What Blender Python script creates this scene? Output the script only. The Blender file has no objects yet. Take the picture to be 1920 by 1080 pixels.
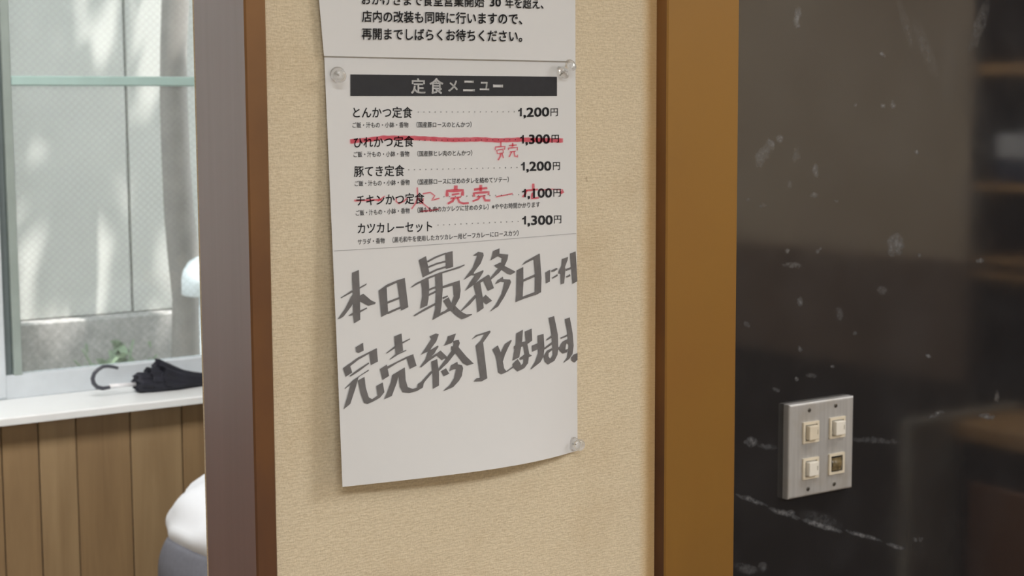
import bpy, bmesh, math, random
from mathutils import Vector, Matrix, noise
random.seed(7)
SC = bpy.context.scene
COL = SC.collection
# ------------------------------------------------------------------ camera
FPX = 3060.0
TH = math.atan(FPX / 4440.0); PI_ = math.atan(340.0 / FPX); RO = 130.0 / 25960.0
CAM = Vector((0, -0.985, 1.55))
F_ = Vector((math.sin(TH) * math.cos(PI_), math.cos(TH) * math.cos(PI_), -math.sin(PI_)))
R0 = Vector((math.cos(TH), -math.sin(TH), 0)); U0 = R0.cross(F_)
R_ = R0 * math.cos(RO) - U0 * math.sin(RO); U_ = U0 * math.cos(RO) + R0 * math.sin(RO)
cd = bpy.data.cameras.new('camera'); cam = bpy.data.objects.new('camera', cd); COL.objects.link(cam)
cd.sensor_width = 36; cd.lens = FPX / 1920 * 36; cd.clip_start = 0.02
cam.matrix_world = Matrix(((R_.x, U_.x, -F_.x, CAM.x), (R_.y, U_.y, -F_.y, CAM.y), (R_.z, U_.z, -F_.z, CAM.z), (0, 0, 0, 1)))
cd.dof.use_dof = True; cd.dof.focus_distance = 1.25; cd.dof.aperture_fstop = 20
SC.camera = cam
# ------------------------------------------------------------------ light, world, exposure
SC.view_settings.view_transform = 'Standard'; SC.view_settings.look = 'None'
SC.view_settings.gamma = 1; SC.view_settings.exposure = 0.0
SC.view_settings.use_curve_mapping = False
SC.cycles.use_denoising = True
SC.cycles.max_bounces = 10; SC.cycles.transparent_max_bounces = 16
w = bpy.data.worlds.new('sky'); SC.world = w; w.use_nodes = True
w.node_tree.nodes['Background'].inputs[0].default_value = (0.86, 0.93, 1.0, 1)
w.node_tree.nodes['Background'].inputs[1].default_value = 8.5
def sun():
    l = bpy.data.lights.new('sun', 'SUN'); l.energy = 12.0; l.angle = math.radians(0.9); l.color = (1.0, 0.95, 0.93)
    o = bpy.data.objects.new('sun', l); COL.objects.link(o)
    o.rotation_euler = Vector((-0.24, 0.32, -1)).to_track_quat('-Z', 'Y').to_euler(); o.location = (2, 1, 6)
sun()
def area(name, loc, tgt, sx, sy, e, col):
    l = bpy.data.lights.new(name, 'AREA'); l.shape = 'RECTANGLE'; l.size = sx; l.size_y = sy; l.energy = e; l.color = col
    o = bpy.data.objects.new(name, l); COL.objects.link(o); o.location = loc
    o.rotation_euler = (Vector(tgt) - Vector(loc)).to_track_quat('-Z', 'Y').to_euler()
area('overhead_light', (2.3, -2.1, 2.56), (2.3, -2.1, 0), 0.5, 1.2, 46, (0.96, 0.98, 1.0))
area('overhead_light', (-0.5, -2.3, 2.56), (-0.5, -2.3, 0), 1.2, 0.5, 55, (0.93, 0.97, 1.0))
area('overhead_light', (2.25, -0.1, 2.56), (2.25, -0.1, 0), 0.3, 0.5, 17, (1.0, 0.97, 0.93))  # added fill for the mirrored shelves and cabinet, no fitting known
area('overhead_light', (0.6, 1.3, 2.56), (0.6, 1.3, 0), 1.2, 0.4, 46, (1.0, 0.97, 0.96))

def ray(px, py): return F_ + R_ * ((px - 960) / FPX) + U_ * ((540 - py) / FPX)
def at(px, py, ax, v):                       # the point of the plane (axis ax = v) seen at that place of the photograph
    d = ray(px, py); return CAM + d * ((v - CAM[ax]) / d[ax])

# ------------------------------------------------------------------ materials
def S(r, g, b):                              # sRGB 0-255 -> linear
    return tuple((c / 255 / 12.92) if c / 255 <= 0.04045 else ((c / 255 + 0.055) / 1.055) ** 2.4 for c in (r, g, b)) + (1,)
class NT:
    def __init__(s, name):
        s.m = bpy.data.materials.new(name); s.m.use_nodes = True; s.t = s.m.node_tree
        s.b = s.t.nodes['Principled BSDF']; s.out = s.t.nodes['Material Output']; s.tc = None
    def n(s, typ, **kw):
        nd = s.t.nodes.new(typ)
        for k, v in kw.items(): setattr(nd, k, v)
        return nd
    def l(s, a, b): s.t.links.new(a, b)
    def co(s, scale=(1, 1, 1), rot=(0, 0, 0), loc=(0, 0, 0), src='Object'):
        tc = s.n('ShaderNodeTexCoord'); mp = s.n('ShaderNodeMapping')
        mp.inputs['Scale'].default_value = scale; mp.inputs['Rotation'].default_value = rot; mp.inputs['Location'].default_value = loc
        s.l(tc.outputs[src], mp.inputs[0]); return mp.outputs[0]
    def noise(s, sc, detail=4, co=None, rough=0.55, dist=0.0):
        nd = s.n('ShaderNodeTexNoise'); nd.inputs['Scale'].default_value = sc; nd.inputs['Detail'].default_value = detail
        nd.inputs['Roughness'].default_value = rough; nd.inputs['Distortion'].default_value = dist
        s.l(co if co is not None else s.co(), nd.inputs['Vector']); return nd.outputs['Fac']
    def ramp(s, fac, stops):
        r = s.n('ShaderNodeValToRGB'); e = r.color_ramp.elements
        while len(e) < len(stops): e.new(0.5)
        for k, (p, c) in enumerate(stops): e[k].position = p; e[k].color = c
        s.l(fac, r.inputs[0]); return r.outputs[0]
    def math(s, op, a, b=0.0, clamp=False):
        nd = s.n('ShaderNodeMath', operation=op, use_clamp=clamp)
        for i, v in enumerate((a, b)):
            if isinstance(v, (int, float)): nd.inputs[i].default_value = v
            else: s.l(v, nd.inputs[i])
        return nd.outputs[0]
    def mix(s, fac, a, b):
        nd = s.n('ShaderNodeMix', data_type='RGBA')
        for i, v in ((0, fac), (6, a), (7, b)):
            if isinstance(v, (int, float)): nd.inputs[i].default_value = v
            elif isinstance(v, tuple): nd.inputs[i].default_value = v
            else: s.l(v, nd.inputs[i])
        return nd.outputs[2]
    def bump(s, h, strength, dist=0.001):
        nd = s.n('ShaderNodeBump'); nd.inputs['Strength'].default_value = strength; nd.inputs['Distance'].default_value = dist
        s.l(h, nd.inputs['Height']); s.l(nd.outputs[0], s.b.inputs['Normal'])
    def base(s, v):
        if isinstance(v, tuple): s.b.inputs['Base Color'].default_value = v
        else: s.l(v, s.b.inputs['Base Color'])
    def p(s, rough=0.5, metal=0.0, spec=0.5, **kw):
        s.b.inputs['Roughness'].default_value = rough; s.b.inputs['Metallic'].default_value = metal
        s.b.inputs['Specular IOR Level'].default_value = spec
        for k, v in kw.items(): s.b.inputs[k.replace('_', ' ')].default_value = v
        return s
def plain(name, col, rough=0.5, metal=0.0, spec=0.5, var=0.08, sc=30, bump=0.0, **kw):
    t = NT(name); t.p(rough, metal, spec, **kw)
    f = t.noise(sc, 4)
    d = tuple(c * (1 - var) for c in col[:3]) + (1,); u = tuple(min(1, c * (1 + var)) for c in col[:3]) + (1,)
    t.base(t.ramp(f, [(0.3, d), (0.7, u)]))
    if bump: t.bump(f, bump)
    return t.m
def wood(name, dark, light, rough=0.4, spec=0.5, fine=60, stretch=14, coat=0.0, blotch=None, upper_tint=None):
    t = NT(name); t.p(rough, 0, spec); t.b.inputs['Coat Weight'].default_value = coat; t.b.inputs['Coat Roughness'].default_value = 0.28
    g = t.noise(fine, 6, t.co((1, 1, 1.0 / stretch)), 0.6, 0.6)
    c = t.ramp(g, [(0.25, dark), (0.75, light)])
    if blotch:
        bl = t.ramp(t.noise(9, 5, t.co((1, 1, 0.45))), [(0.42, (0, 0, 0, 1)), (0.68, (1, 1, 1, 1))])
        c = t.mix(bl, c, blotch)
    if upper_tint:                                   # (colour, z0, z1): blends to this colour above z1, none below z0
        tc = t.n('ShaderNodeTexCoord'); sp = t.n('ShaderNodeSeparateXYZ'); t.l(tc.outputs['Object'], sp.inputs[0])
        z = t.math('ADD', sp.outputs[2], t.math('MULTIPLY', t.math('SUBTRACT', t.noise(14, 4), 0.5), 0.12))
        c = t.mix(t.math('MULTIPLY', t.math('DIVIDE', t.math('SUBTRACT', z, upper_tint[1]), upper_tint[2] - upper_tint[1], True), 0.85), c, upper_tint[0])
    t.base(c); t.bump(g, 0.12, 0.0006); return t.m
# papered partition: cream woven wall cloth, yellowed and soiled
def m_wallpaper():
    t = NT('cream_woven_wall_cloth'); t.p(0.85, 0, 0.25)
    h1 = t.noise(260, 3, t.co((1, 1, 3.2))); h2 = t.noise(330, 3, t.co((4.5, 1, 1))); h3 = t.noise(900, 2)
    thr = t.n('ShaderNodeTexWave', wave_type='BANDS', bands_direction='Z'); thr.inputs['Scale'].default_value = 130
    thr.inputs['Distortion'].default_value = 9; thr.inputs['Detail'].default_value = 3; thr.inputs['Detail Scale'].default_value = 2.2
    t.l(t.co((0.5, 1, 1)), thr.inputs[0])
    h = t.math('ADD', t.math('ADD', t.math('MULTIPLY', h1, 0.9), t.math('MULTIPLY', h2, 0.9)), t.math('ADD', t.math('MULTIPLY', h3, 0.35), t.math('MULTIPLY', thr.outputs['Fac'], 0.22)))
    c = t.ramp(t.math('MULTIPLY', h, 0.45), [(0.34, S(198, 180, 150)), (0.66, S(230, 214, 186))])
    st = t.ramp(t.noise(11, 6, rough=0.65), [(0.5, (0, 0, 0, 1)), (0.8, (1, 1, 1, 1))])
    c = t.mix(t.math('MULTIPLY', st, 0.35), c, S(176, 146, 104))
    sp = t.ramp(t.noise(38, 4, rough=0.6), [(0.69, (0, 0, 0, 1)), (0.76, (1, 1, 1, 1))])
    c = t.mix(t.math('MULTIPLY', sp, 0.55), c, S(120, 92, 60))
    tc = t.n('ShaderNodeTexCoord'); sp_ = t.n('ShaderNodeSeparateXYZ'); t.l(tc.outputs['Object'], sp_.inputs[0])   # warm bounce from the right post painted into the cloth edge
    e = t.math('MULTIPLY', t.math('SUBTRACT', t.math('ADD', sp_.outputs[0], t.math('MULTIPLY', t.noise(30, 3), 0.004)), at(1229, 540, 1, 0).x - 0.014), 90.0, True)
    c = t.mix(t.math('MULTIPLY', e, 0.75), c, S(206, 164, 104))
    t.base(c); t.bump(h, 0.55, 0.0009); return t.m
M = {}
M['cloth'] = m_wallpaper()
M['brown'] = wood('dark_red_brown_varnished_wood', S(72, 44, 30), S(92, 58, 36), 0.5, 0.4, 50, 20, 0.0, S(112, 72, 34), (S(140, 98, 54), 1.42, 1.62))
M['reveal'] = wood('brown_wood_painted_sheen', S(114, 82, 80), S(126, 94, 92), 0.5, 1.0, 60, 30, 0.4)  # paler, greyer base stands for window sheen on the jamb side
M['ochre'] = wood('ochre_varnished_wood', S(120, 84, 32), S(132, 94, 38), 0.45, 0.35, 12, 6, 0.1, S(126, 84, 34), (S(152, 108, 34), 1.15, 1.6))
M['plank'] = wood('light_brown_printed_plank', S(142, 118, 86), S(170, 146, 110), 0.5, 0.4, 22, 14)
M['plank2'] = wood('light_brown_printed_plank_darker', S(132, 108, 78), S(160, 134, 98), 0.5, 0.4, 26, 12)
M['sill'] = plain('white_painted_sill', S(240, 243, 242), 0.3, var=0.03, sc=9)
M['alum'] = plain('pale_grey_aluminium_sash', S(214, 221, 226), 0.38, 0.1, var=0.05, sc=20)
M['alum_dark'] = plain('grey_green_sash_groove', S(108, 118, 118), 0.5, 0.2, var=0.05)
M['stile'] = plain('grey_green_sash_stile', S(158, 170, 164), 0.45, 0.1, var=0.05)
M['bar'] = plain('pale_blue_green_bar', S(178, 206, 200), 0.45, 0.0, var=0.04)
M['plaster'] = plain('off_white_plaster', S(212, 205, 190), 0.9, var=0.03)
M['floor'] = plain('brown_vinyl_floor', S(120, 100, 80), 0.45, var=0.1, sc=6)
M['ceil'] = plain('white_ceiling', S(225, 222, 214), 0.9, var=0.02)
M['paper'] = plain('white_copy_paper', S(220, 219, 219), 0.75, spec=0.3, var=0.012, sc=14)
M['ink'] = plain('black_printer_ink', S(44, 44, 48), 0.6, spec=0.3, var=0.1, sc=200)
M['ink_pale'] = plain('grey_printer_ink', S(112, 110, 112), 0.6, spec=0.3, var=0.1, sc=200)
M['marker'] = plain('grey_photocopied_marker', S(112, 109, 109), 0.7, spec=0.2, var=0.14, sc=90)
M['line'] = plain('faint_grey_copy_line', S(176, 174, 176), 0.7, spec=0.2)
M['extwall'] = plain('pale_grey_green_outer_wall', S(184, 184, 178), 0.9, var=0.05, sc=5)
M['block'] = plain('grey_concrete_plinth', S(150, 148, 144), 0.95, var=0.22, sc=60, bump=0.4)
M['ground'] = plain('grey_gravel_ground', S(150, 145, 140), 0.95, var=0.25, sc=70)
M['bark'] = plain('grey_bark', S(136, 131, 125), 0.9, var=0.1, sc=14, bump=0.4)
M['leaf'] = plain('green_leaf', S(124, 142, 114), 0.6, var=0.25, sc=12)
M['steel'] = NT('brushed_steel_plate').p(0.36, 0.85).m
def m_steel():
    t = NT('brushed_steel'); t.p(0.5, 0.55)
    g = t.noise(260, 3, t.co((1, 1, 0.03))); s2 = t.noise(24, 5)
    c = t.ramp(g, [(0.3, S(180, 180, 180)), (0.7, S(194, 194, 194))])
    c = t.mix(t.ramp(s2, [(0.5, (0, 0, 0, 1)), (0.85, (0.7, 0.7, 0.7, 1))]), c, S(166, 158, 146))
    t.base(c); t.bump(g, 0.03, 0.0003)
    return t.m
M['steel'] = m_steel()
M['cream'] = plain('cream_switch_plastic', S(214, 204, 184), 0.4, var=0.04, sc=60)
M['white_pl'] = plain('white_switch_plastic', S(226, 222, 212), 0.35, var=0.03, sc=60)
M['amber'] = plain('smoky_amber_lamp_cover', S(112, 98, 70), 0.2, var=0.35, sc=180)
M['mark'] = plain('grey_moulded_mark', S(150, 142, 126), 0.5)
M['screw'] = plain('dull_screw_metal', S(96, 92, 86), 0.45, 0.8)
M['hole'] = plain('dark_recess', S(30, 27, 24), 0.8)
M['needle'] = plain('pin_needle_steel', S(190, 190, 190), 0.25, 1.0)
M['black_cloth'] = plain('black_umbrella_cloth', S(30, 31, 42), 0.7, var=0.25, sc=30)
M['hook'] = plain('dark_grey_handle_plastic', S(74, 76, 84), 0.35, var=0.05)
M['shaft'] = plain('pale_metal_shaft', S(240, 240, 242), 0.3, 0.1, var=0.02)
M['shirt'] = plain('white_shirt_cotton', S(222, 226, 230), 0.85, spec=0.2, var=0.03, sc=12)
M['trouser'] = plain('grey_trouser_cloth', S(112, 114, 122), 0.85, spec=0.2, var=0.08, sc=120)
M['skin'] = plain('skin', S(202, 160, 134), 0.55, var=0.04)
M['hair'] = plain('black_hair', S(34, 30, 28), 0.5, var=0.2, sc=90)
M['shoe'] = plain('black_shoe', S(32, 32, 34), 0.4)
M['shelfwood'] = wood('tan_shelf_wood', S(206, 160, 104), S(228, 184, 128), 0.5, 0.4, 30, 10)
M['cab'] = wood('brown_cabinet_wood', S(136, 88, 54), S(160, 108, 68), 0.45, 0.5, 30, 12)
M['cabdark'] = plain('dark_cabinet_recess', S(58, 50, 46), 0.6)
M['grey_lam'] = plain('pale_grey_laminate', S(212, 206, 190), 0.45, var=0.08, sc=12)
M['dado'] = plain('brown_dado_paint', S(132, 112, 96), 0.6, var=0.15, sc=4)
M['navy'] = plain('navy_plastic', S(40, 54, 84), 0.4)
M['whitebox'] = plain('white_plastic', S(232, 234, 236), 0.4, var=0.02)
M['vent'] = plain('white_enamel_hood', S(232, 240, 242), 0.4, var=0.01)
def m_wallbrown():
    t = NT('brown_stained_kitchen_wall'); t.p(0.7, 0, 0.3)
    t.base(t.ramp(t.noise(3, 4), [(0.3, S(206, 186, 160)), (0.7, S(222, 204, 178))])); return t.m
M['kitchen'] = m_wallbrown()
def m_red():
    t = NT('translucent_red_marker'); tr = t.n('ShaderNodeBsdfTransparent')
    c = t.ramp(t.noise(240, 3), [(0.3, (0.89, 0.34, 0.40, 1)), (0.7, (0.94, 0.46, 0.51, 1))])
    t.l(c, tr.inputs[0]); t.l(tr.outputs[0], t.out.inputs[0]); return t.m
M['red'] = m_red()
def m_clear():
    t = NT('clear_pin_plastic'); t.p(0.06, 0, 0.5, Transmission_Weight=1.0); t.b.inputs['IOR'].default_value = 1.49
    t.base((0.97, 0.97, 0.96, 1)); tr = t.n('ShaderNodeBsdfTransparent'); mx = t.n('ShaderNodeMixShader'); mx.inputs[0].default_value = 0.55; t.l(tr.outputs[0], mx.inputs[1]); t.l(t.b.outputs[0], mx.inputs[2]); t.l(mx.outputs[0], t.out.inputs[0]); return t.m
M['clear'] = m_clear()
def m_glass():                                # wired glass: thin clear sheet, fine diagonal wires, a little dust
    t = NT('wired_window_glass')
    tr = t.n('ShaderNodeBsdfTransparent'); tr.inputs[0].default_value = (0.95, 0.96, 0.96, 1)
    gl = t.n('ShaderNodeBsdfGlossy'); gl.inputs['Roughness'].default_value = 0.05
    df = t.n('ShaderNodeBsdfDiffuse'); df.inputs[0].default_value = S(170, 176, 172)
    fr = t.n('ShaderNodeFresnel'); fr.inputs[0].default_value = 1.45
    m1 = t.n('ShaderNodeMixShader'); t.l(t.math('MULTIPLY', fr.outputs[0], 0.8), m1.inputs[0]); t.l(tr.outputs[0], m1.inputs[1]); t.l(gl.outputs[0], m1.inputs[2])
    ws = []
    for a in (0.82, -0.82):
        wv = t.n('ShaderNodeTexWave', wave_type='BANDS', bands_direction='X'); wv.inputs['Scale'].default_value = 26
        t.l(t.co(rot=(0, a, 0)), wv.inputs[0]); ws.append(t.math('GREATER_THAN', wv.outputs['Fac'], 0.9))
    m2 = t.n('ShaderNodeMixShader'); t.l(t.math('ADD', t.math('MULTIPLY', t.math('MAXIMUM', ws[0], ws[1]), 0.06), 0.10), m2.inputs[0])
    t.l(m1.outputs[0], m2.inputs[1]); t.l(df.outputs[0], m2.inputs[2]); t.l(m2.outputs[0], t.out.inputs[0]); return t.m
M['glass'] = m_glass()
YB = 0.54                                      # plane of the black glossy wall
def m_black():                                 # black lacquered board with scuffs, dried splashes and painted reflection streaks
    t = NT('black_lacquer_scuffs_painted_reflections'); t.p(0.2, 0, 1.0)
    tc = t.n('ShaderNodeTexCoord'); sep = t.n('ShaderNodeSeparateXYZ'); t.l(tc.outputs['Object'], sep.inputs[0])
    wob = t.math('MULTIPLY', t.math('SUBTRACT', t.noise(55, 5, rough=0.7), 0.5), 0.02)
    X = t.math('ADD', sep.outputs[0], wob); Z = t.math('ADD', sep.outputs[2], t.math('MULTIPLY', wob, -0.8))
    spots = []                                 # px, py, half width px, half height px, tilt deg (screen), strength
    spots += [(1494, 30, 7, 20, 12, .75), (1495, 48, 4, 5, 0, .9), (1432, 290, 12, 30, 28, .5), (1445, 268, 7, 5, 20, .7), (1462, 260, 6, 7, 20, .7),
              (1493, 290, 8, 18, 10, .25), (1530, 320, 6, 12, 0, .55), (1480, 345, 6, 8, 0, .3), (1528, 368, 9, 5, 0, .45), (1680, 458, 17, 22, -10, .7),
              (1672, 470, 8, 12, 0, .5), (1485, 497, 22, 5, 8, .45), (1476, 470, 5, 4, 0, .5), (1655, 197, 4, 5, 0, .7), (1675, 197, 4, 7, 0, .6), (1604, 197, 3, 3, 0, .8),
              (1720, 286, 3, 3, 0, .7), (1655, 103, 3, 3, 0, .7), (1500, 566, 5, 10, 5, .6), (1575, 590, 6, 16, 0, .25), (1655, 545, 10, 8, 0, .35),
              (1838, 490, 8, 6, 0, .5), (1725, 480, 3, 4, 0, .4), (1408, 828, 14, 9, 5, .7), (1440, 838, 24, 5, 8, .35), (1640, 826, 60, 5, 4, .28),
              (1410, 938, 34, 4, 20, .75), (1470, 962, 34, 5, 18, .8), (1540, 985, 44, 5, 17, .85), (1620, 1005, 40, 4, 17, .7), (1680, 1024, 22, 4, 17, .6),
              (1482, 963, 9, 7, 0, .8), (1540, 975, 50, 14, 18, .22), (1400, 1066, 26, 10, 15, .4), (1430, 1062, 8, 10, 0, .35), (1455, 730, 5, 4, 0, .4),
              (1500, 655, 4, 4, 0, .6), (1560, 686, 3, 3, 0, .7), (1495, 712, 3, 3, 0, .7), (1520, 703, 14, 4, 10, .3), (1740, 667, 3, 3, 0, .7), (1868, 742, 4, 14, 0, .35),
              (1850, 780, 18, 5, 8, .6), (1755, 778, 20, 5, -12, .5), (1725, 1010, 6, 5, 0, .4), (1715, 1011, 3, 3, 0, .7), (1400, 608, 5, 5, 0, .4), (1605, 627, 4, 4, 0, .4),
              (1404, 375, 4, 4, 0, .35), (1430, 385, 8, 4, 0, .4), (1570, 378, 3, 2, 0, .5), (1535, 468, 10, 2, -30, .4), (1700, 50, 9, 60, -18, .16), (1735, 90, 14, 70, -22, .16), (1835, 50, 10, 60, 18, .2), (1780, 120, 20, 90, 0, .08)]  # the long faint ellipses here are reflections painted into the lacquer
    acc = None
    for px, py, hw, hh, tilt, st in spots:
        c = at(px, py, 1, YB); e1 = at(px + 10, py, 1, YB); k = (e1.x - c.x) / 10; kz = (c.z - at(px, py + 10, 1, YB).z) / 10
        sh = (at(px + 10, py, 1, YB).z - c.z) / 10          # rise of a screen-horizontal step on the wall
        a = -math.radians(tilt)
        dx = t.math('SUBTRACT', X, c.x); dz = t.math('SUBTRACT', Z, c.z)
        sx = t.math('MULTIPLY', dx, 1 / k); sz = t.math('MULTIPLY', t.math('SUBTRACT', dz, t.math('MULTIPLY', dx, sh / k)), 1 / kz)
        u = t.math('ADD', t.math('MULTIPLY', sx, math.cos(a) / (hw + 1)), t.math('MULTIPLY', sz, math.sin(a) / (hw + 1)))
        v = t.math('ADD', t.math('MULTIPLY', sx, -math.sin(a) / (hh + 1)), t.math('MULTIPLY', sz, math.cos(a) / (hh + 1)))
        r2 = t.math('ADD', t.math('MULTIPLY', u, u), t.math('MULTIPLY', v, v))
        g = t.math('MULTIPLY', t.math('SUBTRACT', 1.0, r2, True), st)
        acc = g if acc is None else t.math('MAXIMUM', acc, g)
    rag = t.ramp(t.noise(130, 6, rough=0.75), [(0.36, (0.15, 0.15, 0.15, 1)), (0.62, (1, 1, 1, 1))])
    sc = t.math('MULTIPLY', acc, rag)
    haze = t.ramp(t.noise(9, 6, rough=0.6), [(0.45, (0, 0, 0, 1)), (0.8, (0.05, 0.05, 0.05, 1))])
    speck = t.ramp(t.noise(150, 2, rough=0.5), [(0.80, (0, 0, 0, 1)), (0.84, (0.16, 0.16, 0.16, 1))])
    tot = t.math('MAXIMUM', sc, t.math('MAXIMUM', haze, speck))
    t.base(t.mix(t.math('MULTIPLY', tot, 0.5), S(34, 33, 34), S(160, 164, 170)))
    rr = t.ramp(t.noise(7, 5), [(0.35, (0.05, 0.05, 0.05, 1)), (0.7, (0.10, 0.10, 0.10, 1))])
    t.l(t.math('ADD', rr, t.math('MULTIPLY', tot, 0.5)), t.b.inputs['Roughness'])
    t.bump(t.noise(5, 3), 0.05, 0.004)
    return t.m
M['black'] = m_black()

# ------------------------------------------------------------------ mesh helpers
def link(name, me, mat, parent=None, loc=None):
    if mat and not me.materials: me.materials.append(mat)
    o = bpy.data.objects.new(name, me); COL.objects.link(o)
    if parent: o.parent = parent
    if loc is not None: o.location = loc
    return o
def bm_obj(name, bm, mat, parent=None, smooth=False, loc=None):
    me = bpy.data.meshes.new(name); bmesh.ops.recalc_face_normals(bm, faces=bm.faces)
    bm.to_mesh(me); bm.free()
    if smooth:
        for p in me.polygons: p.use_smooth = True
    return link(name, me, mat, parent, loc)
def add_box(bm, a, b, bevel=0.0, seg=1):
    x0, y0, z0 = (min(a[i], b[i]) for i in range(3)); x1, y1, z1 = (max(a[i], b[i]) for i in range(3))
    v = [bm.verts.new(p) for p in ((x0, y0, z0), (x1, y0, z0), (x1, y1, z0), (x0, y1, z0), (x0, y0, z1), (x1, y0, z1), (x1, y1, z1), (x0, y1, z1))]
    fs = [bm.faces.new([v[i] for i in q]) for q in ((0, 3, 2, 1), (4, 5, 6, 7), (0, 1, 5, 4), (1, 2, 6, 5), (2, 3, 7, 6), (3, 0, 4, 7))]
    if bevel:
        es = list({e for f in fs for e in f.edges})
        bmesh.ops.bevel(bm, geom=es, offset=bevel, segments=seg, affect='EDGES', profile=0.5)
def box(name, a, b, mat, parent=None, bevel=0.0, seg=1):
    bm = bmesh.new(); add_box(bm, a, b, bevel, seg); return bm_obj(name, bm, mat, parent)
def lathe(bm, prof, o, ax, seg=20):            # prof: (r, h) along ax from o
    ax = Vector(ax).normalized(); u = ax.orthogonal().normalized(); v = ax.cross(u); o = Vector(o); rings = []
    for r, h in prof:
        rings.append([bm.verts.new(o + ax * h + (u * math.cos(2 * math.pi * k / seg) + v * math.sin(2 * math.pi * k / seg)) * max(r, 1e-5)) for k in range(seg)])
    for a, b in zip(rings, rings[1:]):
        for k in range(seg): bm.faces.new((a[k], a[(k + 1) % seg], b[(k + 1) % seg], b[k]))
    bm.faces.new(rings[0][::-1]); bm.faces.new(rings[-1])
def tube(bm, pts, rad, seg=10):
    pts = [Vector(p) for p in pts]; rings = []; n0 = None
    for i, p in enumerate(pts):
        d = (pts[min(i + 1, len(pts) - 1)] - pts[max(i - 1, 0)]).normalized()
        if n0 is None: n0 = d.orthogonal().normalized()
        n0 = (n0 - d * n0.dot(d)).normalized(); b = d.cross(n0); r = rad[i] if isinstance(rad, (list, tuple)) else rad
        rings.append([bm.verts.new(p + (n0 * math.cos(2 * math.pi * k / seg) + b * math.sin(2 * math.pi * k / seg)) * r) for k in range(seg)])
    for a, b in zip(rings, rings[1:]):
        for k in range(seg): bm.faces.new((a[k], a[(k + 1) % seg], b[(k + 1) % seg], b[k]))
    bm.faces.new(rings[0][::-1]); bm.faces.new(rings[-1])
def thing(name, label, cat, loc=(0, 0, 0), group=None):
    o = bpy.data.objects.new(name, None); COL.objects.link(o); o.location = loc; o['label'] = label; o['category'] = cat
    o.empty_display_size = 0.05
    if group: o['group'] = group
    bpy.context.view_layer.update()
    return o
def put(o, parent):                            # parent keeping world coordinates of the mesh (parents are never rotated)
    o.parent = parent; o.location = -parent.location; return o
def tag(o, label=None, cat=None, group=None, kind=None):
    if label: o['label'] = label
    if cat: o['category'] = cat
    if group: o['group'] = group
    if kind: o['kind'] = kind
    return o
def struct(name, a, b, mat, bevel=0.0, label=None):
    return tag(box(name, a, b, mat, None, bevel), kind='structure', label=label)

# ------------------------------------------------------------------ the rooms
struct('floor', (-2.8, -3.3, -0.1), (3.5, 2.62, 0), M['floor'], label='brown floor of the dining room')
struct('ceiling', (-2.8, -3.3, 2.6), (3.5, 2.62, 2.72), M['ceil'], label='white ceiling')
struct('wall_left', (-2.8, -3.3, 0), (-2.7, 2.62, 2.6), M['plaster'], label='off white left wall')
struct('wall_right', (3.4, -3.3, 0), (3.5, 2.62, 2.6), M['kitchen'], label='tan kitchen wall at the right')
struct('trim_4', (3.385, -3.2, 0.82), (3.4, 0.5, 1.14), M['dado'], label='brown upper dado of the kitchen wall')
struct('trim_5', (3.38, -3.2, 0), (3.4, 0.5, 0.82), M['cabdark'], label='dark lower dado of the kitchen wall')
struct('wall_front', (-2.7, -3.3, 0), (3.4, -3.2, 2.6), M['plaster'], label='off white wall behind the viewer')
# papered partition between its two posts
XA = at(470, 540, 1, -0.008).x; XW0 = at(500, 540, 1, 0).x; XW1 = at(1229, 540, 1, 0).x
YF = -0.013                                     # front of the right post
XO0 = XW1; XO1 = at(1382, 540, 1, YF).x
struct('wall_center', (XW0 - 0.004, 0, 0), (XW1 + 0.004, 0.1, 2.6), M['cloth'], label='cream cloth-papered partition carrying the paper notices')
YR = at(376, 540, 0, XA).y
def post(name, x0, x1, y0, y1, mat, label, side=None):
    bm = bmesh.new(); add_box(bm, (x0, y0, 0), (x1, y1, 2.6), 0.0012)
    o = tag(bm_obj(name, bm, mat), label=label, kind='structure')
    if side:
        o.data.materials.append(side)
        for p in o.data.polygons:
            if p.normal.x < -0.9: p.material_index = 1
    return o
post('trim_1', XA, XW0, -0.008, YR, M['brown'], 'dark brown wooden jamb at the left end of the papered wall, its side grey with sheen', M['reveal'])
post('trim_2', XO0, XO1, YF, 0.11, M['ochre'], 'ochre varnished wooden post between papered wall and black wall', M['brown'])  # left side coloured dark brown to stand for its shade
# black lacquered wall beyond the right opening
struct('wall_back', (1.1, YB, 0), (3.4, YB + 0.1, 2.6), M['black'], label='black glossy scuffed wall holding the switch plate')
# window wall
YW = 2.30; ZS = 0.930
WX0, WX1, WZ1 = -1.7, 2.7, 2.25
struct('wall_window', (-2.7, YW + 0.012, 0), (3.4, 2.60, ZS - 0.03), M['plaster'], label='low wall below the window')
struct('wall_window_left', (-2.7, YW + 0.012, ZS - 0.03), (WX0, 2.60, 2.6), M['plaster'])
struct('wall_window_right', (WX1, YW + 0.012, ZS - 0.03), (3.4, 2.60, 2.6), M['plaster'])
struct('wall_window_top', (WX0, YW + 0.012, WZ1), (WX1, 2.60, 2.6), M['plaster'])
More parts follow.
